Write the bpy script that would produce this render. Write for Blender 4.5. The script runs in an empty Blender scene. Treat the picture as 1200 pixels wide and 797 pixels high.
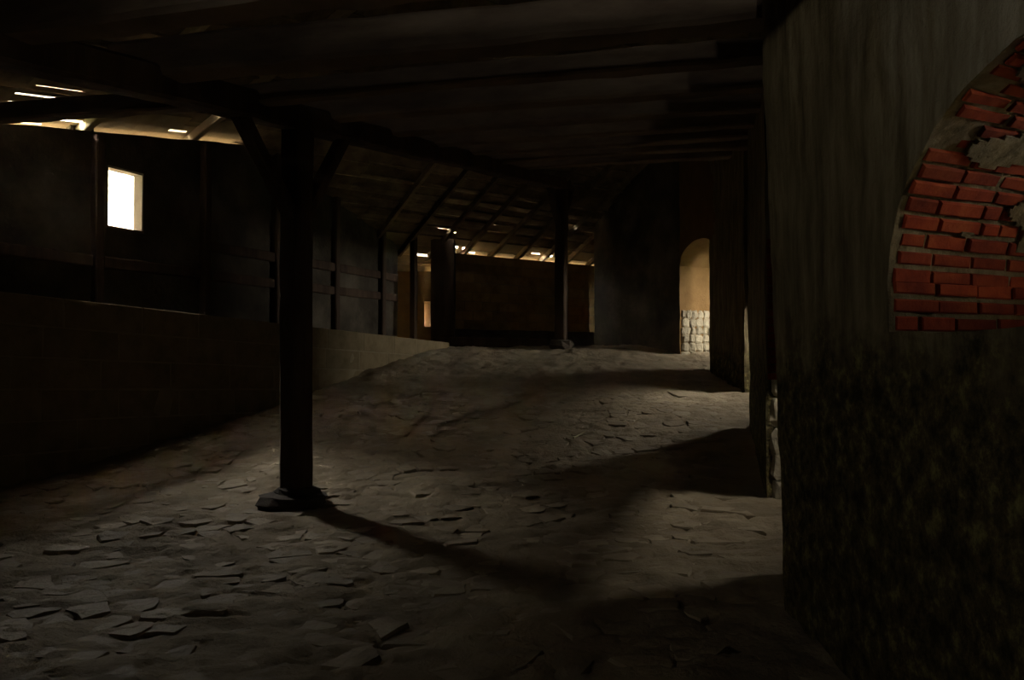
import bpy, math, random
import numpy as np
from mathutils import Vector, noise, Matrix

random.seed(7)
SC = bpy.context.scene
COL = SC.collection

# ------------------------------------------------------------------ camera
FPX, CX, CY, HORIZON, EYE = 930.0, 600.0, 398.5, 415.0, 1.5
PITCH = math.atan((HORIZON - CY) / FPX)
cam_d = bpy.data.cameras.new('camera')
cam_d.sensor_width = 36.0
cam_d.lens = FPX / 1200.0 * 36.0
cam_d.clip_end = 300
cam = bpy.data.objects.new('camera', cam_d)
cam.location = (0, 0, EYE)
cam.rotation_euler = (math.pi / 2 + PITCH, 0, 0)
COL.objects.link(cam)
SC.camera = cam

# ------------------------------------------------------------------ sky: one even overcast sky
SKY_STRENGTH = 180.0
w = bpy.data.worlds.new('overcast_sky')
SC.world = w
w.use_nodes = True
wb = w.node_tree.nodes['Background']
wb.inputs[0].default_value = (1.0, 0.95, 0.84, 1)
wb.inputs[1].default_value = SKY_STRENGTH
SC.view_settings.view_transform = 'Standard'
SC.view_settings.look = 'None'
SC.view_settings.exposure = -0.2
SC.view_settings.gamma = 1.0
SC.view_settings.use_curve_mapping = False
SC.cycles.max_bounces = 10
SC.cycles.diffuse_bounces = 6
SC.cycles.sample_clamp_indirect = 4.0

# ------------------------------------------------------------------ helpers
FW = Vector((0, math.cos(PITCH), math.sin(PITCH)))
UPV = Vector((0, -math.sin(PITCH), math.cos(PITCH)))
CAM = Vector((0, 0, EYE))


def ray(u, v):
    return FW + Vector((1, 0, 0)) * ((u - CX) / FPX) + UPV * ((CY - v) / FPX)


def hit(u, v, P, N):
    d = ray(u, v)
    t = (P - CAM).dot(N) / d.dot(N)
    return CAM + d * t


def mat(name, build):
    m = bpy.data.materials.new(name)
    m.use_nodes = True
    nt = m.node_tree
    b = nt.nodes['Principled BSDF']
    build(nt, b)
    return m


def nd(nt, typ, **kw):
    n = nt.nodes.new(typ)
    for k, v in kw.items():
        if k in n.inputs:
            n.inputs[k].default_value = v
        else:
            setattr(n, k, v)
    return n


def mottled(name, cols, scale=3.0, rough=0.9, bump=0.4, bscale=30.0, dist=0.02, stretch=None, coord='Object', vary=0.0, spec=0.2):
    """patchy colour from two noises, fine relief from a third"""
    def build(nt, b):
        L = nt.links.new
        tc = nd(nt, 'ShaderNodeTexCoord')
        src = tc.outputs[coord]
        if coord == 'World':
            src = None
        mp = nd(nt, 'ShaderNodeMapping')
        if stretch:
            mp.inputs['Scale'].default_value = stretch
        L(src, mp.inputs[0])
        n1 = nd(nt, 'ShaderNodeTexNoise', Scale=scale, Detail=8.0, Roughness=0.62)
        L(mp.outputs[0], n1.inputs['Vector'])
        cr = nd(nt, 'ShaderNodeValToRGB')
        e = cr.color_ramp.elements
        k = len(cols)
        e[0].position, e[1].position = 0.30, 0.70
        e[0].color = (*cols[0], 1)
        e[1].color = (*cols[-1], 1)
        for i in range(1, k - 1):
            x = e.new(0.30 + 0.40 * i / (k - 1))
            x.color = (*cols[i], 1)
        L(n1.outputs['Fac'], cr.inputs[0])
        out = cr.outputs[0]
        if vary:
            oi = nd(nt, 'ShaderNodeObjectInfo')
            mr = nd(nt, 'ShaderNodeMapRange')
            mr.inputs['To Min'].default_value = 1 - vary
            mr.inputs['To Max'].default_value = 1 + vary
            L(oi.outputs['Random'], mr.inputs['Value'])
            hs = nd(nt, 'ShaderNodeHueSaturation')
            L(mr.outputs[0], hs.inputs['Value'])
            L(out, hs.inputs['Color'])
            out = hs.outputs[0]
        L(out, b.inputs['Base Color'])
        b.inputs['Roughness'].default_value = rough
        b.inputs['Specular IOR Level'].default_value = spec
        n2 = nd(nt, 'ShaderNodeTexNoise', Scale=bscale, Detail=6.0, Roughness=0.65)
        L(mp.outputs[0], n2.inputs['Vector'])
        bp = nd(nt, 'ShaderNodeBump', Strength=bump, Distance=dist)
        L(n2.outputs['Fac'], bp.inputs['Height'])
        L(bp.outputs[0], b.inputs['Normal'])
    return mat(name, build)


M = {}
M['soil'] = mottled('trodden_earth', [(.15, .11, .065), (.24, .185, .115), (.31, .25, .16)], 1.6, .85, .9, 16, .03, spec=.35)
M['slab'] = mottled('earthy_stone', [(.17, .125, .075), (.26, .20, .125), (.33, .27, .175)], 3.0, .72, .8, 22, .02, vary=.18, spec=.45)
M['block'] = mottled('tan_block', [(.20, .15, .08), (.27, .21, .12), (.32, .25, .15)], 4.0, .95, .5, 40, .01, vary=.10)
M['mortar'] = mottled('pale_mortar', [(.27, .22, .14), (.38, .31, .20)], 6.0, .95, .5, 50, .01)
M['farblock'] = mottled('ochre_block', [(.32, .21, .09), (.45, .31, .14), (.52, .38, .19)], 4.0, .95, .5, 40, .01, vary=.16)
M['plinth'] = mottled('dark_plinth_stone', [(.04, .032, .025), (.09, .07, .05)], 3.0, .95, .6, 25, .02)
M['timber'] = mottled('dark_old_timber', [(.035, .022, .015), (.075, .048, .032), (.11, .075, .05)], 4.0, .85, .5, 18, .01, stretch=(1, 1, .12))
M['timber_x'] = mottled('dark_hewn_timber', [(.13, .09, .065), (.21, .155, .11), (.28, .215, .155)], 4.0, .85, .5, 18, .01, stretch=(.4, .4, 1.5))
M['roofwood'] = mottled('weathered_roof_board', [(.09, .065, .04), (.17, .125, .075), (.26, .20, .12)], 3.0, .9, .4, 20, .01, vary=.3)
M['palewood'] = mottled('pale_roof_board', [(.30, .235, .14), (.42, .34, .21)], 4.0, .9, .4, 25, .01, vary=.12)  # light at the eaves put into the wood as a paler colour
M['infill'] = mottled('dark_plaster', [(.035, .028, .02), (.08, .066, .048), (.15, .125, .09)], 1.1, .95, .5, 14, .02)
M['basestone'] = mottled('dark_base_stone', [(.035, .028, .022), (.07, .058, .045)], 4.0, .9, .6, 25, .02)
M['palestone'] = mottled('pale_rubble', [(.20, .165, .11), (.33, .28, .19), (.43, .37, .265)], 5.0, .95, .7, 30, .02, vary=.2)
M['brick'] = mottled('red_brick', [(.12, .014, .004), (.20, .030, .008), (.27, .056, .014)], 7.0, .95, .5, 45, .008, vary=.25)
M['straw'] = mottled('dry_twig', [(.5, .42, .26), (.6, .52, .34)], 8.0, .8)
M['reveal'] = mottled('whitewashed_reveal', [(.5, .47, .38), (.65, .62, .52)], 5.0, .9, .3)
M['ochre'] = mottled('ochre_plaster', [(.15, .085, .03), (.22, .13, .05)], 3.0, .95, .4)
M['facade'] = mottled('grey_stone_facade', [(.13, .12, .10), (.20, .185, .15)], 1.0, .95)
M['outside'] = mottled('meadow_ground', [(.06, .075, .03), (.10, .11, .05)], .5, .95)


def build_plaster(nt, b):
    """lime plaster: vertical streaks, darker damp band with moss towards the ground (its own stains)"""
    L = nt.links.new
    geo = nd(nt, 'ShaderNodeNewGeometry')
    mp = nd(nt, 'ShaderNodeMapping')
    mp.inputs['Scale'].default_value = (1, 1, .16)
    L(geo.outputs['Position'], mp.inputs[0])
    n1 = nd(nt, 'ShaderNodeTexNoise', Scale=9.0, Detail=9.0, Roughness=0.65)
    L(mp.outputs[0], n1.inputs['Vector'])
    cr = nd(nt, 'ShaderNodeValToRGB')
    e = cr.color_ramp.elements
    e[0].position, e[0].color = .36, (.075, .05, .022, 1)
    e[1].position, e[1].color = .66, (.46, .375, .215, 1)
    x = e.new(.5); x.color = (.24, .18, .09, 1)
    L(n1.outputs['Fac'], cr.inputs[0])
    # grey blotches
    n3 = nd(nt, 'ShaderNodeTexNoise', Scale=1.8, Detail=4.0)
    L(geo.outputs['Position'], n3.inputs['Vector'])
    mx = nd(nt, 'ShaderNodeMixRGB')
    mx.inputs[2].default_value = (.19, .155, .085, 1)
    L(n3.outputs['Fac'], mx.inputs[0]); L(cr.outputs[0], mx.inputs[1])
    # light falling high up around the arch painted in as paler plaster, ragged edge
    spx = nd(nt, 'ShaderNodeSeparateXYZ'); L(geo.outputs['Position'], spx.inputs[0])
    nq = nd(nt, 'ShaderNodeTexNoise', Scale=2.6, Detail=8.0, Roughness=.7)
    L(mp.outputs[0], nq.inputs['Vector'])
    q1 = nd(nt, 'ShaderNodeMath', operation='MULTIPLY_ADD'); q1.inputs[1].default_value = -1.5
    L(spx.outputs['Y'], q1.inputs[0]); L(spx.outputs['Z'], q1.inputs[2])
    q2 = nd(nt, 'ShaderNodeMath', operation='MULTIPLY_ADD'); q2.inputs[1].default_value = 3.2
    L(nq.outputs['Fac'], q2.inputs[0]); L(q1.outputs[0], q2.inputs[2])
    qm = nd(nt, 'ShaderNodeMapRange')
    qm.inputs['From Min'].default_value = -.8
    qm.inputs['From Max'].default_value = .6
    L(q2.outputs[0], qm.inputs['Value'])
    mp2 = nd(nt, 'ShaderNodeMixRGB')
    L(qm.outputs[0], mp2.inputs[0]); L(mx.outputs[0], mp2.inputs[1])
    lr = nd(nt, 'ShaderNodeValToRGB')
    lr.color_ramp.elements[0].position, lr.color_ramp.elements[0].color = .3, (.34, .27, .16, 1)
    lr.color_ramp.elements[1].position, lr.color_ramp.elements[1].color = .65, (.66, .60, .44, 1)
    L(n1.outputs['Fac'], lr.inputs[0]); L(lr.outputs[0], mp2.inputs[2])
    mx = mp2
    # damp mossy rubble below about 1.5 m, ragged edge
    sp = nd(nt, 'ShaderNodeSeparateXYZ'); L(geo.outputs['Position'], sp.inputs[0])
    n4 = nd(nt, 'ShaderNodeTexNoise', Scale=3.2, Detail=6.0, Roughness=.7)
    L(geo.outputs['Position'], n4.inputs['Vector'])
    ad = nd(nt, 'ShaderNodeMath', operation='MULTIPLY_ADD')
    ad.inputs[1].default_value = 1.3
    L(n4.outputs['Fac'], ad.inputs[0]); L(sp.outputs['Z'], ad.inputs[2])
    mr = nd(nt, 'ShaderNodeMapRange')
    mr.inputs['From Min'].default_value = 2.0
    mr.inputs['From Max'].default_value = 2.35
    L(ad.outputs[0], mr.inputs['Value'])
    n5 = nd(nt, 'ShaderNodeTexNoise', Scale=11.0, Detail=7.0, Roughness=.7)
    L(geo.outputs['Position'], n5.inputs['Vector'])
    c2 = nd(nt, 'ShaderNodeValToRGB')
    e = c2.color_ramp.elements
    e[0].position, e[0].color = .38, (.035, .028, .013, 1)
    e[1].position, e[1].color = .70, (.30, .265, .10, 1)
    x = e.new(.54); x.color = (.115, .088, .036, 1)
    L(n5.outputs['Fac'], c2.inputs[0])
    m2 = nd(nt, 'ShaderNodeMixRGB')
    L(mr.outputs[0], m2.inputs[0]); L(c2.outputs[0], m2.inputs[1]); L(mx.outputs[0], m2.inputs[2])
    L(m2.outputs[0], b.inputs['Base Color'])
    b.inputs['Roughness'].default_value = .95
    b.inputs['Specular IOR Level'].default_value = .15
    n6 = nd(nt, 'ShaderNodeTexNoise', Scale=22.0, Detail=8.0, Roughness=.7)
    L(geo.outputs['Position'], n6.inputs['Vector'])
    bp = nd(nt, 'ShaderNodeBump', Strength=1.0, Distance=.05)
    L(n6.outputs['Fac'], bp.inputs['Height']); L(bp.outputs[0], b.inputs['Normal'])


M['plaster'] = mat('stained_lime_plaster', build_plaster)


def tag(o, label=None, cat=None, group=None, kind=None):
    if label: o['label'] = label
    if cat: o['category'] = cat
    if group: o['group'] = group
    if kind: o['kind'] = kind
    return o


def mesh_obj(name, verts, faces, m, parent=None, smooth=False):
    me = bpy.data.meshes.new(name)
    me.from_pydata([tuple(v) for v in verts], [], faces)
    me.materials.append(M[m] if isinstance(m, str) else m)
    if smooth:
        for p in me.polygons:
            p.use_smooth = True
    me.update()
    o = bpy.data.objects.new(name, me)
    COL.objects.link(o)
    if parent is not None:
        o.parent = parent
    return o


def empty(name, loc=(0, 0, 0)):
    o = bpy.data.objects.new(name, None)
    COL.objects.link(o)
    o.location = loc
    return o


BOXF = [(0, 3, 2, 1), (4, 5, 6, 7), (0, 1, 5, 4), (1, 2, 6, 5), (2, 3, 7, 6), (3, 0, 4, 7)]


def hexa(name, c8, m, parent=None):
    return mesh_obj(name, c8, BOXF, m, parent)


def wob(p, f, a, off=0.0):
    q = Vector((p[0] * f + off, p[1] * f + off * .7, p[2] * f))
    return noise.noise_vector(q) * a


def local(o, P):
    """move the object's origin to P without moving its mesh"""
    P = Vector(P)
    for v in o.data.vertices:
        v.co -= P
    o.location = P
    return o


def beam(name, P, Q, wd, h, m='timber_x', parent=None, seg=None, rough=.012, seed=0.0, taper=1.0):
    """rough-hewn timber: chamfered section swept from P to Q (P, Q on its centre line), uneven surface"""
    P, Q = Vector(P), Vector(Q)
    ax = (Q - P)
    ln = ax.length
    ax.normalize()
    side = ax.cross(Vector((0, 0, 1)))
    if side.length < .05:
        side = Vector((.93, -.36, 0))
    side.normalize()
    up = side.cross(ax).normalized()
    seg = seg or max(3, int(ln / .25))
    c = .22
    sec = [(-.5 + c * .5, -.5), (.5 - c * .5, -.5), (.5, -.5 + c * .5), (.5, .5 - c * .5), (.5 - c * .5, .5), (-.5 + c * .5, .5), (-.5, .5 - c * .5), (-.5, -.5 + c * .5)]
    vs, fs = [], []
    for i in range(seg + 1):
        k = i / seg
        o = P + ax * ln * k
        t = 1 + (taper - 1) * k
        bend = wob(o, .55, rough * 1.6, seed + 3)
        for (a, b_) in sec:
            p = o + side * a * wd * t + up * b_ * h * t
            vs.append(p + bend + wob(p, 5, rough, seed))
    n = len(sec)
    for i in range(seg):
        for j in range(n):
            a, b_ = i * n + j, i * n + (j + 1) % n
            fs.append((a, b_, b_ + n, a + n))
    fs.append(tuple(range(n))[::-1])
    fs.append(tuple(seg * n + j for j in range(n)))
    return mesh_obj(name, vs, fs, m, parent)


def rough_stone(name, centre, size, m, parent=None, seed=0.0, flat=1.0, rot=0.0, n=10, rings=5):
    """lumpy stone: squashed superellipsoid with noise"""
    vs, fs = [], []
    for i in range(rings + 1):
        th = math.pi * i / rings
        for j in range(n):
            ph = 2 * math.pi * j / n
            f = lambda x, e: math.copysign(abs(x) ** e, x)
            x = f(math.sin(th), .6) * f(math.cos(ph), .7)
            y = f(math.sin(th), .6) * f(math.sin(ph), .7)
            z = f(math.cos(th), .6)
            p = Vector((x, y, z))
            p += wob(p, 1.3, .32, seed)
            p = Vector((p.x * size[0] / 2, p.y * size[1] / 2, p.z * size[2] / 2))
            p = Matrix.Rotation(rot, 3, 'Z') @ p
            vs.append(p)
    for i in range(rings):
        for j in range(n):
            a, b_ = i * n + j, i * n + (j + 1) % n
            fs.append((a, a + n, b_ + n, b_))
    o = mesh_obj(name, vs, fs, m, parent)
    o.location = centre
    return o


# ------------------------------------------------------------------ ground profile (earth rises towards the back)
PY = [-6, 0, 3.7, 6.0, 7.5, 9, 11, 13, 15, 16.5, 17.3, 18.5, 20, 24]
PZ = [0, 0, 0.0, .03, .09, .25, .60, .95, 1.33, 1.60, 1.67, 1.62, 1.48, 1.45]


def _pchip():
    x, y = np.array(PY, float), np.array(PZ, float)
    h = np.diff(x); dl = np.diff(y) / h
    d = np.zeros_like(y)
    for i in range(1, len(x) - 1):
        if dl[i - 1] * dl[i] > 0:
            d[i] = 2 / (1 / dl[i - 1] + 1 / dl[i])
    return x, y, h, d


_X, _Y, _H, _D = _pchip()


def ground_z(y):
    i = int(np.clip(np.searchsorted(_X, y) - 1, 0, len(_H) - 1))
    t = (y - _X[i]) / _H[i]
    t2, t3 = t * t, t * t * t
    return ((2 * t3 - 3 * t2 + 1) * _Y[i] + (t3 - 2 * t2 + t) * _H[i] * _D[i] + (-2 * t3 + 3 * t2) * _Y[i + 1] + (t3 - t2) * _H[i] * _D[i + 1])


def relief(x, y):
    v = noise.noise(Vector((x * .45, y * .45, 1.7))) * .05
    v += noise.noise(Vector((x * 1.5, y * 1.8, 4.1))) * .035
    c = noise.noise(Vector((x * 4.5, y * 6.0, 8.3)))
    v += c * .030
    v += noise.noise(Vector((x * 11, y * 14, 2.3))) * .017
    r = noise.noise(Vector((x * 2.6 + 7, y * 3.6, 5.5)))
    v -= .034 * max(0, 1 - abs(r) / .08)          # broken crust lines
    return v


def floor_z(x, y):
    return ground_z(y) + relief(x, y)


def ground_hit(u, v):
    d = ray(u, v)
    t = 2.0
    for _ in range(4000):
        p = CAM + d * t
        if p.z <= ground_z(p.y):
            break
        t += .006
    return CAM + d * t


# floor mesh
def make_floor():
    xs = np.concatenate([np.arange(-10.5, -5.2, .3), np.arange(-5.2, 3.9, .05), np.arange(3.9, 10.6, .3)])
    ys = np.concatenate([np.arange(-3.6, 3.0, .3), np.arange(3.0, 9.0, .035), np.arange(9.0, 13.0, .05), np.arange(13.0, 17.6, .07), np.arange(17.6, 28.0, .3)])
    nx, ny = len(xs), len(ys)
    vs = []
    for y in ys:
        g = ground_z(y)
        for x in xs:
            vs.append((x, y, g + relief(x, y)))
    fs = [(j * nx + i, j * nx + i + 1, (j + 1) * nx + i + 1, (j + 1) * nx + i) for j in range(ny - 1) for i in range(nx - 1)]
    return mesh_obj('floor', vs, fs, 'soil', smooth=True)


floor = tag(make_floor(), 'uneven trodden earth and stone floor rising to the back', 'floor', kind='structure')

# ------------------------------------------------------------------ plan lines
DL = Vector((.391, .920, 0))            # left walls run this way
NL = Vector((.920, -.391, 0))           # into the room
LOW0 = Vector((-5.2, 8.0, 0))           # foot of the low block wall
OUT0 = LOW0 - NL * 1.2                  # inner face of the outer wall
ZV = Vector((0, 0, 1))


def wall_mesh(name, P, d, th, L, z0, top, m, openings=(), ds=.2, dz=.25, amp=.02, freq=1.5, parent=None, lean=0.0, fine=None, t_in=None):
    """solid wall: inner face from P along d for L, thickness vector th; openings = (s0, s1, sill, spring, rise)"""
    if not callable(top):
        tv = top
        top = lambda s: tv
    sg = set(np.round(np.linspace(0, L, max(2, int(L / ds) + 1)), 4))
    for (a, b_, sill, spr, rise) in openings:
        k = 14 if rise > 0 else 4
        for i in range(k + 1):
            sg.add(round(a + (b_ - a) * i / k, 4))
    sg = sorted(sg)
    vs, idx, fs = [], {}, []

    def V(s, z, t):
        key = (round(s, 4), round(z, 4), round(t, 4))
        if key not in idx:
            p = P + d * s + th * t + ZV * z
            p += wob(p, freq, amp) + wob(p, freq * 4, amp * .4)
            if lean and t == 0:
                p += lean_vec * max(0, z) * lean
            idx[key] = len(vs)
            vs.append(p)
        return idx[key]
    lean_vec = -th.normalized()

    def arch(o, s):
        a, b_, sill, spr, rise = o
        c, r = (a + b_) / 2, (b_ - a) / 2
        k = max(0.0, 1 - ((s - c) / r) ** 2)
        return spr + rise * math.sqrt(k)

    def strip(s0, s1, lo0, lo1, hi0, hi1, t, flip):
        n = max(1, int(round(((hi0 + hi1) / 2 - (lo0 + lo1) / 2) / dz)))
        for i in range(n):
            k0, k1 = i / n, (i + 1) / n
            q = [V(s0, lo0 + (hi0 - lo0) * k0, t), V(s1, lo1 + (hi1 - lo1) * k0, t), V(s1, lo1 + (hi1 - lo1) * k1, t), V(s0, lo0 + (hi0 - lo0) * k1, t)]
            q = [x for i_, x in enumerate(q) if x not in q[:i_]]
            if len(q) >= 3:
                fs.append(tuple(q[::-1] if flip else q))
    NT = 6

    def cap(s0, za, s1, zb):
        for i in range(NT):
            t0, t1 = i / NT, (i + 1) / NT
            q = [V(s0, za, t0), V(s1, zb, t0), V(s1, zb, t1), V(s0, za, t1)]
            fs.append(tuple(q))

    def jamb(s, za, zb):
        n = max(1, int(round((zb - za) / dz)))
        for j in range(n):
            cap(s, za + (zb - za) * j / n, s, za + (zb - za) * (j + 1) / n)

    for a, b_ in zip(sg[:-1], sg[1:]):
        mid = (a + b_) / 2
        o = next((o for o in openings if o[0] < mid < o[1]), None)
        if o is None:
            for t, fl in ((0, 0), (1, 1)):
                strip(a, b_, z0, z0, top(a), top(b_), t, fl)
        else:
            for t, fl in ((0, 0), (1, 1)):
                if o[2] > z0:
                    strip(a, b_, z0, z0, o[2], o[2], t, fl)
                strip(a, b_, arch(o, a), arch(o, b_), top(a), top(b_), t, fl)
            if o[2] > z0:
                cap(a, o[2], b_, o[2])
            cap(a, arch(o, a), b_, arch(o, b_))
        cap(a, top(a), b_, top(b_))
    for o in openings:
        jamb(o[0], max(o[2], z0), o[3]); jamb(o[1], max(o[2], z0), o[3])
    jamb(0, z0, top(0)); jamb(L, z0, top(L))
    return mesh_obj(name, vs, fs, m, parent)


def portal(name, c, ax, ay, sx, sy):
    """sampling guide for the daylight that enters a window (emits nothing itself)"""
    ld = bpy.data.lights.new(name, 'AREA')
    ld.shape = 'RECTANGLE'
    ld.size, ld.size_y = sx, sy
    ld.cycles.is_portal = True
    o = bpy.data.objects.new(name, ld)
    COL.objects.link(o)
    ax, ay = ax.normalized(), ay.normalized()
    az = ax.cross(ay)
    mt = Matrix((ax, ay, az)).transposed().to_4x4()
    mt.translation = c
    o.matrix_world = mt
    return o


# ------------------------------------------------------------------ left outer wall with its small window
def out_s(u):
    p = hit(u, 300, OUT0, NL)
    return (p - OUT0).dot(DL)


S0 = -2.0                                # wall starts this far before OUT0 along DL
EAVE_A = hit(16, 146, OUT0, NL)
EAVE_B = hit(282, 169, OUT0, NL)
ES = (EAVE_B.z - EAVE_A.z) / ((EAVE_B - EAVE_A).dot(DL))


def out_top(s):                          # height of the outer wall's top at s along DL from OUT0
    return EAVE_A.z + ((s) - (EAVE_A - OUT0).dot(DL)) * ES


LEN_OUT = 9.7
wa, wb_ = out_s(125), out_s(168)
W1_TOP = hit(146, 198, OUT0, NL).z
W1_SILL = hit(146, 270, OUT0, NL).z
TH_OUT = -NL * .17
wall_left = wall_mesh('wall_left', OUT0 + DL * S0, DL, TH_OUT, LEN_OUT - S0, -.3, lambda s: out_top(s + S0), 'infill',
                      [(wa - S0, wb_ - S0, W1_SILL, W1_TOP, 0.0)], amp=.015)
tag(wall_left, 'dark half-timbered outer wall with one small bright window', 'wall', kind='structure')
# timbers of the half-timbered wall, each a piece of it
for u in (-60, 112, 238, 322, 392, 446):
    s = out_s(u)
    p = OUT0 + DL * s + NL * .02
    beam('stud', p + ZV * (-.1), p + ZV * (out_top(s) - .06), .17, .14, 'timber', wall_left, seed=u)
cuts = [S0] + [out_s(u) for u in (-60, 112, 238, 322, 392, 446)] + [LEN_OUT]
for i in range(len(cuts) - 1):
    for v in (322, 288):
        if v == 288 and i in (1, 2):
            continue
        ptz = hit(238, v, OUT0, NL).z + (0 if v > 200 else 0)
        a, b_ = cuts[i] + .09, cuts[i + 1] - .09
        if v == 178:
            za, zb = out_top(a) - .14, out_top(b_) - .14
        else:
            za = zb = ptz
        if v == 288 and i == 0:
            continue
        beam('rail', OUT0 + DL * a + NL * .015 + ZV * za, OUT0 + DL * b_ + NL * .015 + ZV * zb, .12, .16, 'timber', wall_left, seed=i * 3 + v)

# the window: whitewashed reveal boards, sill and lintel
window_1 = empty('window_1', OUT0 + DL * ((wa + wb_) / 2) + ZV * W1_SILL)
tag(window_1, 'small upright window glowing white in the dark outer wall', 'window', kind='structure')


def slab_box(name, c, ex, ey, ez, m, parent):
    """box from half-extent vectors, given in world space under an Empty"""
    o_ = parent.location if parent is not None else Vector((0, 0, 0))
    vs = []
    for sz in (-1, 1):
        for (sx, sy) in ((-1, -1), (1, -1), (1, 1), (-1, 1)):
            vs.append(c + ex * sx + ey * sy + ez * sz - o_)
    return hexa(name, vs, m, parent)


mid_w = OUT0 + TH_OUT * .5
hz = (W1_TOP - W1_SILL) / 2
zc = (W1_TOP + W1_SILL) / 2
wd2 = (wb_ - wa) / 2
slab_box('window_jamb', mid_w + DL * (wa + .012) + ZV * zc, DL * .012, NL * .08, ZV * hz, 'reveal', window_1)
slab_box('window_jamb', mid_w + DL * (wb_ - .012) + ZV * zc, DL * .012, NL * .08, ZV * hz, 'reveal', window_1)
slab_box('window_sill', mid_w + DL * (wa + wd2) + ZV * (W1_SILL + .015), DL * wd2, NL * .095, ZV * .015, 'timber_x', window_1)
slab_box('window_lintel', mid_w + DL * (wa + wd2) + ZV * (W1_TOP - .015), DL * wd2, NL * .08, ZV * .015, 'reveal', window_1)
# wing wall added unseen outside the window to cut its sky light
WD = (DL * .19 - NL).normalized()
baffle = wall_mesh('wall_left_baffle', OUT0 + TH_OUT + DL * (wa - .08), WD, -DL * .35, 4.2, -.6, 7.0, 'infill', ds=.5, dz=.5, amp=.01)
tag(baffle, 'wing wall added unseen outside beside the window to cut its sky light', 'wall', kind='structure')
portal('window_1_portal', OUT0 + TH_OUT + DL * (wa + wd2) + ZV * zc, -DL, ZV, 2 * wd2, 2 * hz)

# ------------------------------------------------------------------ low block wall in front of it
LOW_A, LOW_B = -3.0, 9.85


def low_top(t):
    return 2.145 + (1.755 - 2.145) * t / 9.78


wall_low = wall_mesh('wall_left_low', LOW0 + DL * LOW_A - NL * .005, DL, -NL * .30, LOW_B - LOW_A, -.4, lambda s: low_top(s + LOW_A) - .01, 'mortar', ds=.4, dz=.5, amp=.006)
tag(wall_low, 'low wall of large tan blocks along the earth floor', 'wall', kind='structure')
CH = .335
rr = random.Random(3)
for k in range(7):
    t = LOW_A + (k % 2) * -.45
    while t < LOW_B:
        ln = .95 + rr.uniform(-.10, .14)
        a, b_ = max(t, LOW_A) + .009, min(t + ln, LOW_B) - .009
        t += ln
        if b_ - a < .12:
            continue
        hi_a, hi_b = low_top(a) - CH * k - .008, low_top(b_) - CH * k - .008
        lo_a, lo_b = hi_a - CH + .018, hi_b - CH + .018
        pa, pb = LOW0 + DL * a, LOW0 + DL * b_
        if hi_a < ground_z(pa.y) - .15 and hi_b < ground_z(pb.y) - .15:
            continue
        if pb.y < 6.6:
            continue
        pr = rr.uniform(-.004, .006)
        ch = .006
        bk = -.06 if k else -.32
        vs = [pa + NL * bk + ZV * lo_a, pb + NL * bk + ZV * lo_b, pb + NL * bk + ZV * hi_b, pa + NL * bk + ZV * hi_a,
              pa + NL * (pr - ch) + ZV * lo_a, pb + NL * (pr - ch) + ZV * lo_b, pb + NL * (pr - ch) + ZV * hi_b, pa + NL * (pr - ch) + ZV * hi_a,
              pa + DL * ch + NL * pr + ZV * (lo_a + ch), pb - DL * ch + NL * pr + ZV * (lo_b + ch), pb - DL * ch + NL * pr + ZV * (hi_b - ch), pa + DL * ch + NL * pr + ZV * (hi_a - ch)]
        fs = [(0, 3, 2, 1), (0, 1, 5, 4), (1, 2, 6, 5), (2, 3, 7, 6), (3, 0, 4, 7), (4, 5, 9, 8), (5, 6, 10, 9), (6, 7, 11, 10), (7, 4, 8, 11), (8, 9, 10, 11)]
        mesh_obj('block', vs, fs, 'block', wall_low)

# ------------------------------------------------------------------ far wall of ochre blocks
FA = Vector((-1.30, 18.0, 0))
DF = Vector((.8, .6, 0))
NF = Vector((.6, -.8, 0))               # towards the camera
FZ0, FZ1 = 2.06, 3.80
wall_far = wall_mesh('wall_far', FA - DF * .3 - NF * .004, DF, -NF * .3, 16.0, .8, FZ1 - .01, 'mortar', ds=.4, dz=.5, amp=.006)
tag(wall_far, 'ochre block wall at the far end below the open eaves', 'wall', kind='structure')
plinth = wall_mesh('plinth_course', FA - DF * .3 + NF * .16, DF, -NF * .2, 7.5, .8, FZ0, 'plinth', ds=.3, dz=.3, amp=.03)
plinth.parent = wall_far
rows = 8
CHF = (FZ1 - FZ0) / rows
for k in range(rows):
    s = -.3 - (k % 2) * .26
    while s < 6.4:
        ln = .52 + rr.uniform(-.03, .05)
        a, b_ = max(s, -.3) + .007, s + ln - .007
        s += ln
        if b_ - a < .08:
            continue
        lo, hi = FZ0 + CHF * k + .007, FZ0 + CHF * (k + 1) - .007
        pr = rr.uniform(0, .008)
        pa, pb = FA + DF * a, FA + DF * b_
        c8 = [pa - NF * .06 + ZV * lo, pb - NF * .06 + ZV * lo, pb - NF * .06 + ZV * hi, pa - NF * .06 + ZV * hi,
              pa + NF * pr + ZV * lo, pb + NF * pr + ZV * lo, pb + NF * pr + ZV * hi, pa + NF * pr + ZV * hi]
        hexa('block', c8, 'farblock', wall_far)

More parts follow.
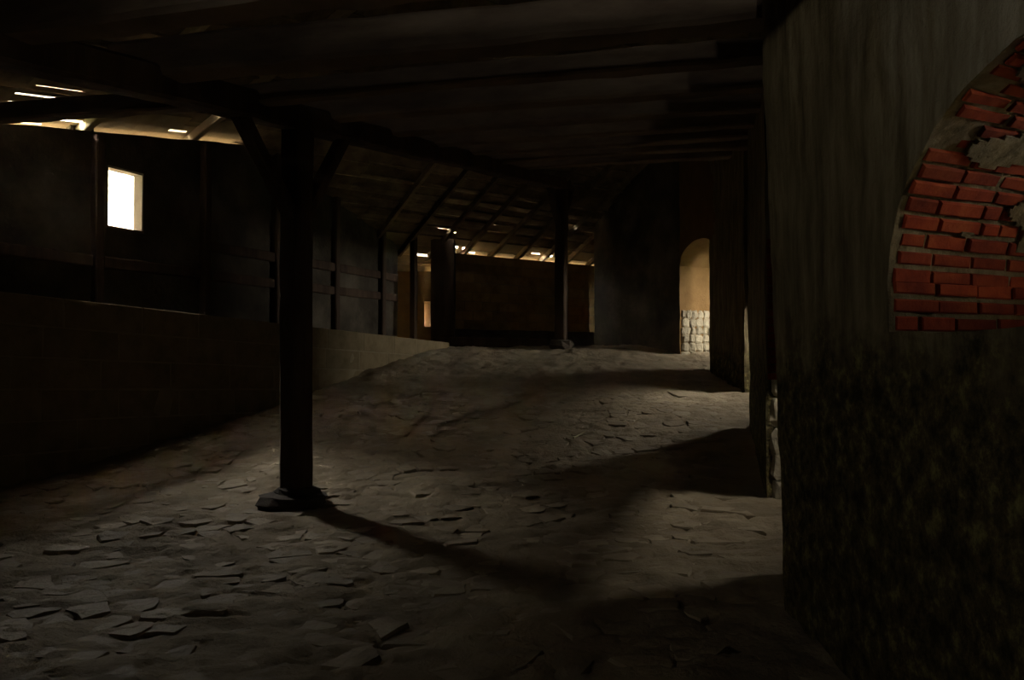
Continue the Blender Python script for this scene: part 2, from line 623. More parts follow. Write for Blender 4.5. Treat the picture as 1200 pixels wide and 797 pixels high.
# dark pier at the left end of the far wall and the return wall with a slit beside it
PIER = hit(519, 400, Vector((0, 17.7, 0)), Vector((0, 1, 0)))
pier = wall_mesh('pillar_far', Vector((PIER.x - .26, 17.55, 0)), Vector((1, 0, 0)), Vector((0, .5, 0)), .52, 1.0, 4.05, 'timber', ds=.15, dz=.3, amp=.01)
tag(pier, 'square dark pier closing the end of the ochre block wall', 'pillar', kind='structure')
RW = Vector((-5.2, 18.3, 0))
su0 = hit(497, 400, RW, Vector((0, 1, 0))).x - RW.x
RTOP = hit(500, 318, RW, Vector((0, 1, 0))).z
wall_return = wall_mesh('wall_far_return', RW, Vector((1, 0, 0)), Vector((-.32, .58, 0)), 4.1, .8, RTOP, 'ochre',
                        [(su0, su0 + .19, hit(500, 383, RW, Vector((0, 1, 0))).z, hit(500, 353, RW, Vector((0, 1, 0))).z, 0.0)], ds=.3, dz=.3, amp=.01)
tag(wall_return, 'dark return wall with a narrow light slit beside the pier', 'wall', kind='structure')
# plank across the gap above it, thin post in front
p0 = hit(462, 304, RW, Vector((0, 1, 0))); p1 = hit(530, 309, RW, Vector((0, 1, 0)))
pl = beam('gap_plank', p0 + Vector((0, .05, 0)), p1 + Vector((0, .05, 0)), .03, .10, 'roofwood', seed=5)
tag(pl, 'rough plank across the bright gap above the far return wall', 'plank')
pq = hit(484, 405, Vector((0, 17.2, 0)), Vector((0, 1, 0)))
tp = beam('thin_post', Vector((pq.x, 17.2, floor_z(pq.x, 17.2) - .05)), Vector((pq.x, 17.2, 4.4)), .13, .13, 'timber', seed=9)
tag(tp, 'thin dark post in front of the bright gap at the far corner', 'post')

# ------------------------------------------------------------------ right side: thick wall with arched openings
TH_R = Vector((.90, .43, 0))
# near stretch with the brick-lined arched opening
A0 = Vector((1.57, -3.2, 0))
DA = Vector((0, 1, 0))
OP0 = (1.30 + 3.2, 3.31 + 3.2, 1.585, 1.80, .68)
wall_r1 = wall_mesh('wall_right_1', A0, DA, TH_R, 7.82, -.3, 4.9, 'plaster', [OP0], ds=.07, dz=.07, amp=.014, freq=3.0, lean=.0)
for v in wall_r1.data.vertices:          # the far end bulges and leans into the room
    k = max(0.0, min(1.0, (v.co.y - 3.35) / 1.2))
    v.co.x += -.105 * k * (v.co.z - .3) / 3.2
tag(wall_r1, 'massive plastered wall end with a brick-lined arched opening', 'wall', kind='structure')
# bricks of the far jamb and of the arch soffit
th = TH_R.normalized()
TL = TH_R.length
rb = random.Random(11)
SCN, RAD = (OP0[0] + OP0[1]) / 2, (OP0[1] - OP0[0]) / 2
rowlist = []
z = OP0[2] + .012
while z < OP0[3] - .01:
    rowlist.append(('j', z + .032)); z += .076
RISE = OP0[4]
ph = .045
while ph < 2.3:
    rowlist.append(('a', ph)); ph += .076 / math.hypot(RAD * math.sin(ph), RISE * math.cos(ph))
for ri, (kind, val) in enumerate(rowlist):
    if kind == 'j':
        base = A0 + DA * OP0[1] + ZV * val
        tau = ZV.copy()
    else:
        base = A0 + DA * (SCN + RAD * math.cos(val)) + ZV * (OP0[3] + RISE * math.sin(val))
        tau = (DA * -math.sin(val) * RAD + ZV * math.cos(val) * RISE).normalized()
    nrm = th.cross(tau).normalized()
    ctr = A0 + DA * SCN + ZV * OP0[3]
    if nrm.dot(ctr - base) < 0:
        nrm = -nrm
    t0 = .035 + rb.uniform(-.015, .02)
    t = t0 - rb.choice((0, .06, .12)) * 1.0
    while t < TL - .05:
        ln = rb.choice((.25, .24, .27, .26, .12)) * rb.uniform(.92, 1.06)
        a, b_ = max(t, t0), min(t + ln, TL)
        t += ln + rb.uniform(.009, .02)
        if b_ - a < .04 or rb.random() < .05:
            continue
        hh = .031 * rb.uniform(.82, 1.02)
        pr = rb.uniform(.007, .017)
        c = base + th * ((a + b_) / 2)
        ex, ey = th * ((b_ - a) / 2), tau * hh
        e = .007
        tw = nrm * rb.uniform(-.004, .004)
        vs = []
        for (k1, k2) in ((-1, -1), (1, -1), (1, 1), (-1, 1)):
            vs.append(c + ex * k1 + ey * k2 - nrm * .05)
        for (k1, k2) in ((-1, -1), (1, -1), (1, 1), (-1, 1)):
            vs.append(c + ex * k1 + ey * k2 + nrm * (pr - e) + tw * k1)
        for (k1, k2) in ((-1, -1), (1, -1), (1, 1), (-1, 1)):
            vs.append(c + (ex - th * e) * k1 + (ey - tau * e) * k2 + nrm * pr + tw * k1)
        fs = [(0, 3, 2, 1), (0, 1, 5, 4), (1, 2, 6, 5), (2, 3, 7, 6), (3, 0, 4, 7), (4, 5, 9, 8), (5, 6, 10, 9), (6, 7, 11, 10), (7, 4, 8, 11), (8, 9, 10, 11)]
        mesh_obj('brick', vs, fs, 'brick', wall_r1)
# remains of plaster on the soffit
vs, fs, keep = [], [], {}
NA, NTT = 92, 70
for i in range(NA + 1):
    phi = .25 + 2.3 * i / NA
    for j in range(NTT + 1):
        t = .10 + (TL - .10) * j / NTT
        off = .022 + .010 * noise.noise(Vector((phi * 5, t * 6, 3.3)))
        vs.append(A0 + DA * (SCN + (RAD - off) * math.cos(phi)) + ZV * (OP0[3] + (RISE - off) * math.sin(phi)) + th * t)
        keep[(i, j)] = noise.noise(Vector((phi * 4.2, t * 2.4, 9.1))) + (phi - .95) * .55 + (t - .42) * 1.1 > 0
for i in range(NA):
    for j in range(NTT):
        if keep[(i, j)] and keep[(i + 1, j + 1)] and keep[(i, j + 1)]:
            a = i * (NTT + 1) + j
            fs.append((a, a + 1, a + NTT + 2, a + NTT + 1))
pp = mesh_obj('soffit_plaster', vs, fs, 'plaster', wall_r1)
sm = pp.modifiers.new('thickness', 'SOLIDIFY'); sm.thickness = .014

# middle stretch (brick jamb towards the near opening)
B0 = Vector((2.48, 7.75, 0)); DB = (Vector((3.17, 10.6, 0)) - B0).normalized()
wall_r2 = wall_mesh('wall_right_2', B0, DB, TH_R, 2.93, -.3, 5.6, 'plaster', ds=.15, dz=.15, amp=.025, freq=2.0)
tag(wall_r2, 'dark stretch of wall between the two shaded doorways', 'wall', kind='structure')
zz = .05
k = 0
while zz < 1.15:                          # rubble at the foot of its near end
    hh = rb.uniform(.20, .30)
    t = .06
    while t < .8:
        ln = rb.uniform(.20, .34)
        rough_stone('stone', B0 + th * (t + ln / 2) + ZV * (zz + hh / 2) + DB * -.005, (ln * 1.02, .09, hh * 1.0), 'palestone', wall_r2, seed=k * 1.7, rot=math.atan2(th.y, th.x))
        t += ln; k += 1
    zz += hh
zz = 1.25
while zz < 2.6:                           # brick courses above it
    t = .02 - rb.choice((0, .11))
    while t < .85:
        a, b_ = max(t, .02), t + .23
        slab_box('brick', B0 + th * ((a + b_) / 2) + ZV * (zz + .033) - DB * .02, th * ((b_ - a) / 2), DB * .04, ZV * .031, 'brick', wall_r2)
        t += .245
    zz += .077

# unseen block added behind the near wall end to set its shadow edge
rv = wall_mesh('shadow_edge_block', Vector((1.80, 4.80, 0)), Vector((.59, .81, 0)), Vector((.35, -.12, 0)), 1.15, -.3, 2.3, 'plaster', ds=.2, dz=.2, amp=.01)
rv.parent = wall_r1
# lintels over the two doorways
e1 = Vector((1.62, 4.5, 0)); v1 = B0 + DB * .1 - e1
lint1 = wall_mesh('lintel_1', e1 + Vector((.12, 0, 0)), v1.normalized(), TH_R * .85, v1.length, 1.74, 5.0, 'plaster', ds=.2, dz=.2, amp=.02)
tag(lint1, 'plastered masonry over the nearest doorway', 'wall', kind='structure')
e2 = B0 + DB * 2.85; v2 = Vector((3.72, 12.75, 0)) - e2
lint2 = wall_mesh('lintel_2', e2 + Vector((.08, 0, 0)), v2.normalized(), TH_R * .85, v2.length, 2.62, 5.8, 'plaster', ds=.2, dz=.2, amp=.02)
tag(lint2, 'plastered masonry over the middle doorway', 'wall', kind='structure')

# third stretch
C0 = Vector((3.72, 12.7, 0)); DC = (Vector((3.59, 14.4, 0)) - C0).normalized()
wall_r3 = wall_mesh('wall_right_3', C0, DC, TH_R, 1.72, .2, 6.2, 'plaster', ds=.15, dz=.15, amp=.02, freq=2.0)
tag(wall_r3, 'plastered wall stretch before the arched doorway', 'wall', kind='structure')

# fourth stretch with the arched doorway
E0 = Vector((3.63, 14.0, 0)); E1 = Vector((3.39, 16.0, 0))
DE = (E1 - E0).normalized(); LE = (E1 - E0).length
TH_E = Vector((.905, .425, 0)) * 1.0
head = wall_mesh('wall_right_4', E0, DE, TH_E, LE + .0, 3.25, 6.4, 'ochre', ds=.1, dz=.3, amp=.012,
                 openings=[(0.02, LE - .001, 3.25, 3.27, .40)])
tag(head, 'arch of the far doorway with an ochre soffit', 'wall', kind='structure')
D0 = Vector((3.39, 16.0, 0)); DD = (Vector((1.98, 19.0, 0)) - D0).normalized()
wall_r5 = wall_mesh('wall_right_5', D0, DD, TH_E, 3.32, .6, 6.6, 'ochre', ds=.15, dz=.15, amp=.02, freq=2.0)
wall_r5.data.materials.append(M['infill'])
for p_ in wall_r5.data.polygons:          # shade on its room side is painted in as darker plaster
    if abs(p_.normal.dot(Vector((-.905, -.425, 0)))) > .8:
        p_.material_index = 1
tag(wall_r5, 'broad dark wall stretch beyond the arched doorway', 'wall', kind='structure')
thE = TH_E.normalized()
zz = 1.42
while zz < 2.3:                           # pale rubble on its doorway jamb
    hh = rb.uniform(.11, .18)
    t = .03
    while t < .98:
        ln = rb.uniform(.11, .24)
        rough_stone('stone', D0 + thE * (t + ln / 2) + ZV * (zz + hh / 2) + DD * .025, (ln * 1.12, .13, hh * 1.15), 'palestone', wall_r5, seed=k * 1.3, rot=math.atan2(thE.y, thE.x))
        t += ln; k += 1
    zz += hh

# unseen outer wall of the side aisle, windows placed to light the openings
G0 = Vector((2.75, -3.2, 0)); G1 = Vector((2.75 + .19 * 24.8, 21.6, 0))
DG = (G1 - G0).normalized(); LG = (G1 - G0).length + 6.0
NG = Vector((-DG.y, DG.x, 0))


def gs(y):
    return (y - G0.y) / DG.y


RWIN = [(1.75, .45, .80, 1.40), (2.85, .20, 2.36, 2.60), (6.95, .60, 3.0, 3.8), (12.6, .85, 3.2, 4.2), (15.3, .52, 2.45, 3.15)]  # first, low window added to throw light up onto the arch soffit
ops = [(gs(y) - w_ / 2, gs(y) + w_ / 2, zl, zh, 0.0) for (y, w_, zl, zh) in RWIN]
wall_aisle = wall_mesh('wall_right_outer', G0, DG, -NG * .4, LG, -.3, 5.4, 'infill', ops, ds=.4, dz=.4, amp=.015)
tag(wall_aisle, 'outer wall of the side aisle with unseen windows placed for their light', 'wall', kind='structure')
for i, (y, w_, zl, zh) in enumerate(RWIN):
    c = G0 + DG * gs(y) - NG * .4 + ZV * ((zl + zh) / 2)
    portal('aisle_window_portal', c, DG, ZV, w_, zh - zl)

# closing walls out of view
wall_back = wall_mesh('wall_back', Vector((-4.6, -3.0, 0)), Vector((1, 0, 0)), Vector((0, -.4, 0)), 8.2, -.3, 8.5, 'infill', [(5.5, 5.72, 4.3, 4.54, 0.0)], ds=.6, dz=.6, amp=.02)  # small hole added to light the near faces of the cross beams
tag(wall_back, 'dark wall behind the viewpoint with a small hole added for light', 'wall', kind='structure')
portal('back_light_hole_portal', Vector((1.01, -3.4, 4.42)), Vector((1, 0, 0)), ZV, .22, .24)
cl0 = OUT0 + DL * (S0 + .1)
cl1 = Vector((-4.2, -3.1, 0))
dcl = (cl1 - cl0)
sn = (cl0.y - 0.0) / (-dcl.normalized().y)
wall_side = wall_mesh('wall_left_near', cl0, dcl.normalized(), Vector((-.4, -.1, 0)), dcl.length, -.3, 8.0, 'infill', [(sn - .18, sn + .18, 3.3, 3.68, 0.0)], ds=.6, dz=.6, amp=.02)  # small hole added to light the plastered wall at right
portal('near_light_hole_portal', cl0 + dcl.normalized() * sn + Vector((-.4, -.1, 0)) + ZV * 3.49, dcl.normalized(), ZV, .36, .38)
tag(wall_side, 'dark wall beside the viewpoint with a small hole added for light', 'wall', kind='structure')
wall_link = wall_mesh('wall_left_far', OUT0 + DL * (LEN_OUT - .1), Vector((-.75, .66, 0)), Vector((-.3, -.3, 0)), 2.6, .5, 5.0, 'infill', ds=.4, dz=.4, amp=.01)
tag(wall_link, 'short dark wall joining the outer wall to the far corner', 'wall', kind='structure')

# ------------------------------------------------------------------ roof
n_in = NL
OL = Vector((EAVE_A.x, EAVE_A.y, EAVE_A.z + .16))         # roof underside above the wall's inner edge
AL = Vector((DL.x, DL.y, ES)).normalized()
BL = Vector((NL.x, NL.y, .53)).normalized()
NLP = AL.cross(BL).normalized()
if NLP.z < 0: NLP = -NLP
OF = Vector((FA.x, FA.y, FZ1 + .20))
AF = DF.copy()
BF = Vector((NF.x, NF.y, .50)).normalized()
NFP = AF.cross(BF).normalized()
if NFP.z < 0: NFP = -NFP
ORR = G0 + ZV * 5.3
AR = DG.copy()
BR = Vector((NG.x, NG.y, .42)).normalized()
NRP = AR.cross(BR).normalized()
if NRP.z < 0: NRP = -NRP


def pz(O, N, x, y):
    return O.z - (N.x * (x - O.x) + N.y * (y - O.y)) / N.z


def roof_l(p): return pz(OL, NLP, p.x, p.y)
def roof_f(p): return pz(OF, NFP, p.x, p.y)
def roof_r(p): return pz(ORR, NRP, p.x, p.y)


def ab(O, A, B, p):
    """coordinates of p in the (A, B) frame of a roof plane"""
    d = p - O
    aa, ab_, bb = 1.0, A.dot(B), 1.0
    x, y = d.dot(A), d.dot(B)
    det = 1 - ab_ * ab_
    return (x - y * ab_) / det, (y - x * ab_) / det


def make_roof(name, O, A, B, N, a_rng, courses, piece, others, slots, m_near, m_far, label, slack=.55, inside=None):
    root = empty(name, O)
    tag(root, label, 'roof', kind='structure')
    rnd = random.Random(len(name))
    for ci, (b0, b1) in enumerate(courses):
        a = a_rng[0] - rnd.uniform(0, piece)
        mine = [s for s in slots if b0 <= s[2] < b1]
        cuts = []
        while a < a_rng[1]:
            n_ = a + piece * rnd.uniform(.85, 1.15)
            cuts.append((a, n_))
            a = n_
        for (a0, a1) in cuts:
            c = O + A * ((a0 + a1) / 2) + B * ((b0 + b1) / 2)
            lo = min([f(c) for f in others])
            ends = [O + A * x + B * y for x in (a0, a1) for y in (b0, b1)]
            if all(e_.z > min(f(e_) for f in others) + slack for e_ in ends):
                continue
            if inside is not None and all(not inside(e_) for e_ in ends):
                continue
            # split by slots
            segs = [(a0, a1, b0, b1)]
            for (s0, s1, sb, sw) in mine:
                new = []
                for (x0, x1, y0, y1) in segs:
                    if s1 <= x0 or s0 >= x1:
                        new.append((x0, x1, y0, y1)); continue
                    if x0 < s0: new.append((x0, s0, y0, y1))
                    if x1 > s1: new.append((s1, x1, y0, y1))
                    m0, m1 = max(x0, s0), min(x1, s1)
                    if sb - sw / 2 - y0 > .01: new.append((m0, m1, y0, sb - sw / 2))
                    if y1 - sb - sw / 2 > .01: new.append((m0, m1, sb + sw / 2, y1))
                segs = new
            for (x0, x1, y0, y1) in segs:
                off = (.0 if ci % 2 else .022)
                ov = .03
                yy0 = y0 - (ov if abs(y0 - b0) < 1e-6 else 0)
                yy1 = y1 + (ov if abs(y1 - b1) < 1e-6 else 0)
                # keep slots of neighbouring courses open
                q = [O + A * x0 + B * yy0 + N * off, O + A * x1 + B * yy0 + N * off, O + A * x1 + B * yy1 + N * off, O + A * x0 + B * yy1 + N * off]
                c8 = [p - O for p in q] + [p + N * .016 - O for p in q]
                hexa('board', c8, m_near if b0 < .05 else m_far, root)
    return root


def px_slot(u0, v0, u1, v1, wpx, O, A, B, N):
    p, q = hit(u0, v0, O, N), hit(u1, v1, O, N)
    a0, b0 = ab(O, A, B, p)
    a1, b1 = ab(O, A, B, q)
    um, vm = (u0 + u1) / 2, (v0 + v1) / 2
    _, bu = ab(O, A, B, hit(um, vm - wpx / 2, O, N))
    _, bd = ab(O, A, B, hit(um, vm + wpx / 2, O, N))
    return (min(a0, a1), max(a0, a1), (b0 + b1) / 2, abs(bu - bd))


SL = [(16, 145, 50, 147, 3.0), (68, 141, 97, 143, 4.0), (195, 155, 217, 156, 4.0), (20, 107, 73, 114, 3.2), (45, 100, 101, 106, 3.2), (97, 95, 110, 94, 2.5),
      (67, 49, 108, 58, 2.5), (58, 60, 77, 62, 3), (208, 90, 237, 95, 3.0), (177, 133, 195, 133, 3.5), (226, 128, 264, 127, 2.2), (264, 152, 274, 152, 3),
      (12, 118, 19, 118, 3), (364, 179, 378, 179, 3.2), (410, 187, 424, 187, 2.2), (283, 171, 287, 171, 2.5), (148, 136, 151, 136, 1.8)]
slots_l = [px_slot(*s[:4], s[4] * .55, OL, AL, BL, NLP) for s in SL]
cL = [(-.30 + .17 * i, -.30 + .17 * (i + 1)) for i in range(10)]
bl = cL[-1][1]
while bl < 12.5:
    cL.append((bl, bl + .55)); bl += .55


def fit(slots, courses):
    """shift each slot so that it stays inside one course"""
    out = []
    for (a0, a1, b_, w_) in slots:
        for (c0, c1) in courses:
            if c0 <= b_ < c1:
                b2 = min(max(b_, c0 + .035 + w_ / 2), c1 - .035 - w_ / 2) if (c1 - c0) > w_ + .07 else (c0 + c1) / 2
                out.append((a0, a1, b2, min(w_, c1 - c0 - .07)))
    return out


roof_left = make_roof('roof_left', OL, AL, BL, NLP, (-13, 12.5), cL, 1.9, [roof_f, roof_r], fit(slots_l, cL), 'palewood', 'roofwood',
                      'board roof over the dark outer wall with bright chinks',
                      inside=lambda p: p.y > 6.0 or (p - cl0).dot(Vector((.96, .28, 0))) > -.35)
SF = [(517, 287, 526, 288, 2.0), (530, 290, 537, 291, 2.6), (541, 293, 548, 294, 2.6), (551, 295, 557, 296, 2.2), (624, 297, 633, 298.5, 2.6), (637, 300, 647, 301.5, 2.6),
      (469, 296, 476, 295, 2.0), (488, 299, 508, 302, 2.0), (508, 315, 521, 314, 2.0), (513, 275, 536, 271, 1.6), (512, 269, 530, 266, 1.3), (497, 260, 501, 259, 1.5), (575, 262, 581, 264, 1.2), (668, 262, 671, 264, 1)]
slots_f = [px_slot(*s[:4], s[4] * .6, OF, AF, BF, NFP) for s in SF]
cF = [(-1.42 + .20 * i, -1.42 + .20 * (i + 1)) for i in range(18)]
bl = cF[-1][1]
while bl < 9.5:
    cF.append((bl, bl + .5)); bl += .5
roof_far = make_roof('roof_far', OF, AF, BF, NFP, (-10.5, 15), cF, 1.7, [roof_l, roof_r], fit(slots_f, cF), 'palewood', 'roofwood',
                     'board roof sloping down to the ochre block wall',
                     inside=lambda p: (p - OUT0).dot(NL) > -.45 or p.y > 17.0)
cR = []
bl = -.8
while bl < 12:
    cR.append((bl, bl + .6)); bl += .6
roof_right = make_roof('roof_right', ORR, AR, BR, NRP, (-1, 34), cR, 3.2, [roof_l, roof_f], [], 'roofwood', 'roofwood',
                       'board roof over the thick arcade wall')


def rafter(root, O, A, B, N, a, b0, b1, wd=.10, h=.14, m='roofwood', others=()):
    p, q = O + A * a + B * b0 - N * (h / 2 + .004), O + A * a + B * b1 - N * (h / 2 + .004)
    while b1 > b0 + .6 and any(q.z > f(q) + .1 for f in others):
        b1 -= .3
        q = O + A * a + B * b1 - N * (h / 2 + .004)
    if b1 <= b0 + .6:
        return
    beam('rafter', p - O, q - O, wd, h, m, root, seed=a * 7, rough=.008)


# rafters: two lit ones above the outer wall get that light as paler wood
ra = [ab(OL, AL, BL, hit(u, v, OL, NLP))[0] for (u, v) in ((88, 152), (216, 163))]
stp = ra[1] - ra[0]
for i in range(-5, 7):
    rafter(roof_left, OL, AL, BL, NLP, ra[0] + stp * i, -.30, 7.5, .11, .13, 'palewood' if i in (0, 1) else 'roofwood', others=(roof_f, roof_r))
for i in range(-3, 9):
    rafter(roof_far, OF, AF, BF, NFP, .35 + .78 * i, -.5, 5.2, .09, .12, 'roofwood', others=(roof_l, roof_r))
for i in range(-6, 12):                   # laths across the far rafters
    pass
for j in range(14):
    b_ = .25 + j * .34
    p, q = OF + AF * -3.2 + BF * b_ - NFP * .02, OF + AF * 6.5 + BF * b_ - NFP * .02
    beam('lath', p - OF, q - OF, .05, .03, 'roofwood', roof_far, seg=14, rough=.01, seed=j)
for j in range(16):
    b_ = .9 + j * .42
    while any(abs(b_ - s_[2]) < .09 for s_ in slots_l):
        b_ += .05
    p, q = OL + AL * -7 + BL * b_ - NLP * .02, OL + AL * 8.5 + BL * b_ - NLP * .02
    beam('lath', p - OL, q - OL, .05, .03, 'roofwood', roof_left, seg=14, rough=.01, seed=j + 40)
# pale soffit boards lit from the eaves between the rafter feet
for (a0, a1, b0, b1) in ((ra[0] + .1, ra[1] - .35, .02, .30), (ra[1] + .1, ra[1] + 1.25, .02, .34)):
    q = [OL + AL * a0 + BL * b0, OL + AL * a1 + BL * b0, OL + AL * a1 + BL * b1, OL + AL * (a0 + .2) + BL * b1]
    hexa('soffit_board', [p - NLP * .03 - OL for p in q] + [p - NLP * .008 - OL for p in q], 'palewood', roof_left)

# ------------------------------------------------------------------ posts, plate and cross beams
P1 = Vector((-2.04, 7.5, 0)); P2 = Vector((1.02, 16.6, 0))
PLZ = lambda y: 3.62 + (4.95 - 3.62) * (y - 7.5) / 9.1       # underside of the plate
DP = (P2 - P1).normalized()


def plate_pt(k):
    p = P1 + DP * k
    return Vector((p.x, p.y, PLZ(p.y)))


plate = beam('wall_plate_beam', plate_pt(-6.5) + ZV * .12, plate_pt(12.2) + ZV * .12, .22, .24, 'timber', seed=2, rough=.015)
tag(plate, 'long dark beam carried on the two posts', 'beam', kind='thing')


def make_post(P, zb, wd, label, seed, group):
    root = empty('wooden_post', (P.x, P.y, zb))
    tag(root, label, 'post', group)
    zt = PLZ(P.y)
    beam('shaft', Vector((0, 0, 0)), Vector((.01, 0, zt - zb)), wd, wd, 'timber', root, seed=seed, rough=.012)
    for sgn in (-1, 1):
        k0, k1 = .10 * sgn, .86 * sgn
        top = plate_pt((P - P1).dot(DP) + k1)
        a = Vector((P.x, P.y, zt - .82)) + DP * k0
        beam('brace', a - root.location, top - root.location + ZV * .04, .12, .13, 'timber', root, seed=seed + sgn, rough=.01)
    return root


Z1 = ground_z(7.5)
Z2 = ground_z(16.6)
make_post(P1, Z1 + .135, .235, 'dark wooden post standing on flat stones in the middle of the floor', 1.0, 'braced posts under the long beam')
make_post(P2, Z2 + .17, .235, 'dark wooden post on a stone block before the ochre wall', 6.0, 'braced posts under the long beam')
s1 = rough_stone('base_stone', (P1.x - .02, P1.y + .0, Z1 + .035), (.62, .60, .15), 'basestone', seed=2.2, rot=.3, n=14, rings=6)
tag(s1, 'broad flat dark stone at the foot of the nearer post', 'stone', 'stones under the posts')
s2 = rough_stone('base_stone', (P1.x + .02, P1.y + .02, Z1 + .115), (.40, .40, .10), 'basestone', seed=5.1, rot=.8, n=14, rings=6)
tag(s2, 'smaller flat stone between the nearer post and the broad stone', 'stone', 'stones under the posts')
s3 = rough_stone('base_stone', (P2.x + .03, P2.y, Z2 + .06), (.52, .50, .28), 'plinth', seed=8.4, n=12, rings=6)
tag(s3, 'squat stone block under the farther post', 'stone', 'stones under the posts')

DJ = Vector((-.974, .227, 0))
JY = [3.88, 5.17, 6.27, 7.47, 8.75, 10.0, 11.3, 12.6, 14.0]
ORD = ['first', 'second', 'third', 'fourth', 'fifth', 'sixth', 'seventh', 'eighth', 'ninth']
JT = [.26, .27, .17, .22, .2, .2, .2, .2, .2]
for i, y in enumerate(JY):
    zb = 3.86 + .145 * (y - 7.5)
    mid = Vector((.048 * y, y, 0))
    # where it crosses the plate line
    den = DP.x * DJ.y - DP.y * DJ.x
    d = mid - P1
    k = (d.x * DJ.y - d.y * DJ.x) / den
    xp = P1 + DP * k
    left = xp + DJ * .35
    if i in (0, 2):
        left = mid + DJ * (6.6 if i else 6.0)
    right = mid - DJ * 1.0
    for _ in range(80):                  # bear a hand's breadth into the masonry
        if right.x > float(np.interp(right.y, [-3, 4.6, 7.75, 10.6, 12.7, 14.4, 16], [1.5, 1.5, 2.55, 3.22, 3.77, 3.64, 3.45])) + .10:
            break
        right = right - DJ * .05
    h = JT[i]
    zz = max(zb, PLZ(xp.y) + .22)
    zl = zz
    o = beam('cross_beam', Vector((right.x, right.y, zb + h / 2)), Vector((left.x, left.y, zb + h / 2)), h * .95, h, 'timber_x', seed=i * 5.3, rough=.016)
    tag(o, f'hewn cross beam under the roof, {ORD[i]} one counted from the viewpoint', 'beam', 'cross beams under the roof', kind='thing')

# log lying at the crest of the floor
la, lb = hit(520, 405, Vector((0, 17.5, 0)), Vector((0, 1, 0))), hit(640, 411, Vector((0, 17.5, 0)), Vector((0, 1, 0)))
lg = beam('timber_log', Vector((la.x, 17.3, ground_z(17.3) + .10)), Vector((lb.x, 17.2, ground_z(17.2) + .07)), .2, .2, 'timber', seed=14, rough=.02)
tag(lg, 'dark squared log lying on the floor before the ochre wall', 'log')

# ------------------------------------------------------------------ flat stones set in the floor
def clip(poly, p, n):
    out = []
    for i in range(len(poly)):
        a, b_ = poly[i], poly[(i + 1) % len(poly)]
        da, db = (a[0] - p[0]) * n[0] + (a[1] - p[1]) * n[1], (b_[0] - p[0]) * n[0] + (b_[1] - p[1]) * n[1]
        if da <= 0: out.append(a)
        if (da < 0) != (db < 0) and abs(da - db) > 1e-9:
            t = da / (da - db)
            out.append((a[0] + (b_[0] - a[0]) * t, a[1] + (b_[1] - a[1]) * t))
    return out


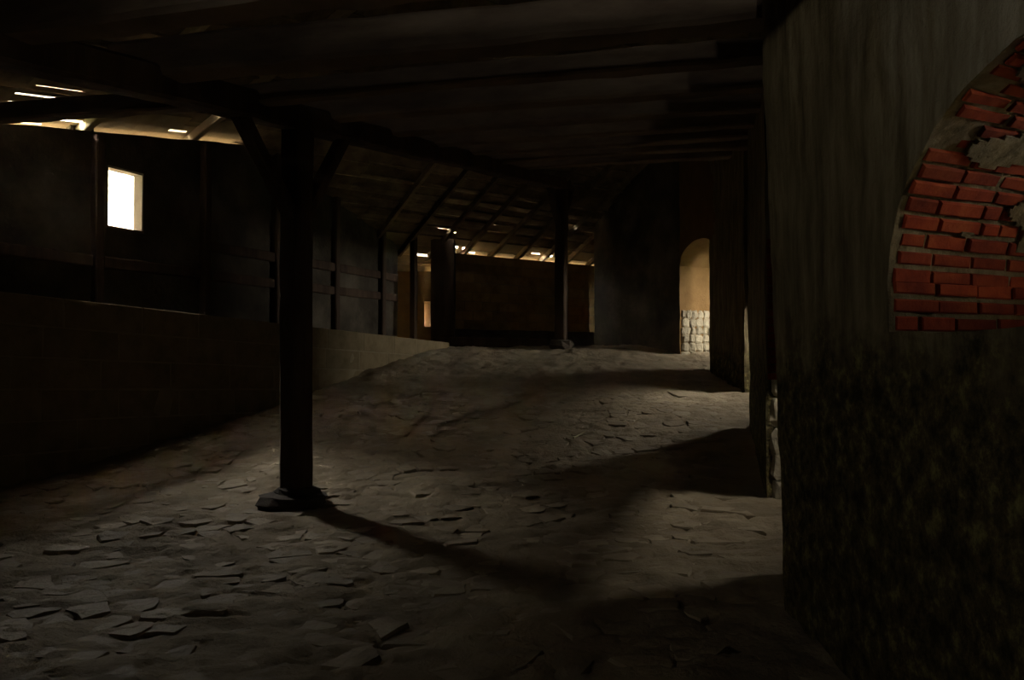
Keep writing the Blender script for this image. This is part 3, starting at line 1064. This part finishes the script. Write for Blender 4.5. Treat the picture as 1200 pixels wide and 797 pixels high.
rs = random.Random(21)
seeds = []
tries = 0
while tries < 30000:
    tries += 1
    x, y = rs.uniform(-5.0, 2.8), rs.uniform(3.6, 12.5)
    if abs(x) > .66 * y + .15: continue
    if (Vector((x, y, 0)) - LOW0).dot(NL) < .3: continue
    if x > 1.35 + max(0, (y - 4.6)) * .2: continue
    if (x - P1.x) ** 2 + (y - P1.y) ** 2 < .16: continue
    r = rs.choice((.20, .24, .30))
    if all((x - a) ** 2 + ((y - b_) * 1.25) ** 2 > r * r for a, b_ in seeds):
        seeds.append((x, y))
cnt = 0
rest_v, rest_f = [], []
for (x, y) in sorted(seeds, key=lambda q: q[0] ** 2 + q[1] ** 2):
    if rs.random() < .25:
        continue
    poly = [(x - .3, y - .26), (x + .3, y - .26), (x + .3, y + .26), (x - .3, y + .26)]
    for (a, b_) in seeds:
        if (a, b_) == (x, y) or abs(a - x) > 1 or abs(b_ - y) > 1: continue
        dx, dy = a - x, b_ - y
        ln = math.hypot(dx, dy)
        mid = (x + dx * .5 - dx / ln * .012, y + dy * .5 - dy / ln * .012)
        poly = clip(poly, mid, (dx, dy))
        if len(poly) < 3: break
    if len(poly) < 3: continue
    # roughen outline
    pts = []
    for i in range(len(poly)):
        a, b_ = poly[i], poly[(i + 1) % len(poly)]
        pts.append(a)
        if math.hypot(a[0] - b_[0], a[1] - b_[1]) > .12:
            pts.append(((a[0] + b_[0]) / 2 + rs.uniform(-.018, .018), (a[1] + b_[1]) / 2 + rs.uniform(-.018, .018)))
    tx, ty = rs.gauss(0, .035), rs.gauss(0, .035)
    g = ground_z(y)
    slope = (ground_z(y + .1) - ground_z(y - .1)) / .2
    base = g + noise.noise(Vector((x * .45, y * .45, 1.7))) * .05 + noise.noise(Vector((x * 1.5, y * 1.8, 4.1))) * .035 + rs.uniform(-.020, .004)
    vs, n = [], len(pts)
    for (sc, dz) in ((1.0, -.08), (1.0, -.010), (.93, .004)):
        for (px_, py_) in pts:
            qx, qy = (px_ - x) * sc, (py_ - y) * sc
            vs.append((qx, qy, qx * tx + qy * (ty + slope) + dz + noise.noise(Vector((px_ * 6, py_ * 6, sc))) * .010))
    vs.append((0, 0, .010))
    fs = []
    for k_ in range(2):
        for i in range(n):
            a, b_ = k_ * n + i, k_ * n + (i + 1) % n
            fs.append((a, b_, b_ + n, a + n))
    for i in range(n):
        fs.append((2 * n + i, 2 * n + (i + 1) % n, 3 * n))
    if cnt < 298:
        o = mesh_obj('stone', vs, fs, 'slab', floor)
        o.location = (x, y, base)
        cnt += 1
    else:
        k0 = len(rest_v)
        rest_v += [(v_[0] + x, v_[1] + y, v_[2] + base) for v_ in vs]
        rest_f += [tuple(i_ + k0 for i_ in f_) for f_ in fs]
if rest_v:
    ro = mesh_obj('farther_stones', rest_v, rest_f, 'slab', floor)
    ro['kind'] = 'stuff'

# ------------------------------------------------------------------ unseen building added outside to cut low sky light
nb = wall_mesh('sky_blocker_outside', OUT0 - NL * 6.4 - DL * 3, DL, -NL * 5.0, 27, -.6, 7.1, 'facade', ds=3, dz=3, amp=0)
tag(nb, 'stone building added unseen outside the small window to cut low sky light', 'building', kind='structure')

# ------------------------------------------------------------------ small things on the floor
ga, gb = ground_hit(672, 517), ground_hit(686, 510)
tw = beam('twig', Vector((ga.x, ga.y, floor_z(ga.x, ga.y) + .02)), Vector((gb.x, gb.y, floor_z(gb.x, gb.y) + .05)), .02, .02, 'straw', seed=3, rough=.006, taper=.5)
tag(tw, 'short pale twig lying on the earth floor', 'twig')

# ------------------------------------------------------------------ ground outside
og = mesh_obj('ground_outside', [(-60, -40, -.6), (60, -40, -.6), (60, 80, -.6), (-60, 80, -.6)], [(0, 1, 2, 3)], 'outside')
tag(og, 'open ground around the building', 'ground', kind='structure')
tg = hexa('reflector_outside', [(3.2, -3, -.3), (9, -3, -.3), (9, 5, -.3), (4.9, 5, -.3), (3.2, -3, -.05), (9, -3, -.05), (9, 5, -.05), (4.9, 5, -.05)], 'palestone')  # unseen pale slab added to bounce sky light up into the arch
tag(tg, 'pale paved terrace added outside the side aisle to bounce light into the arch', 'reflector', kind='structure')
print('seeds', len(seeds), 'stones', cnt, 'ES', ES, 'eave', EAVE_A, EAVE_B, 'win', wa, wb_, W1_SILL, W1_TOP)
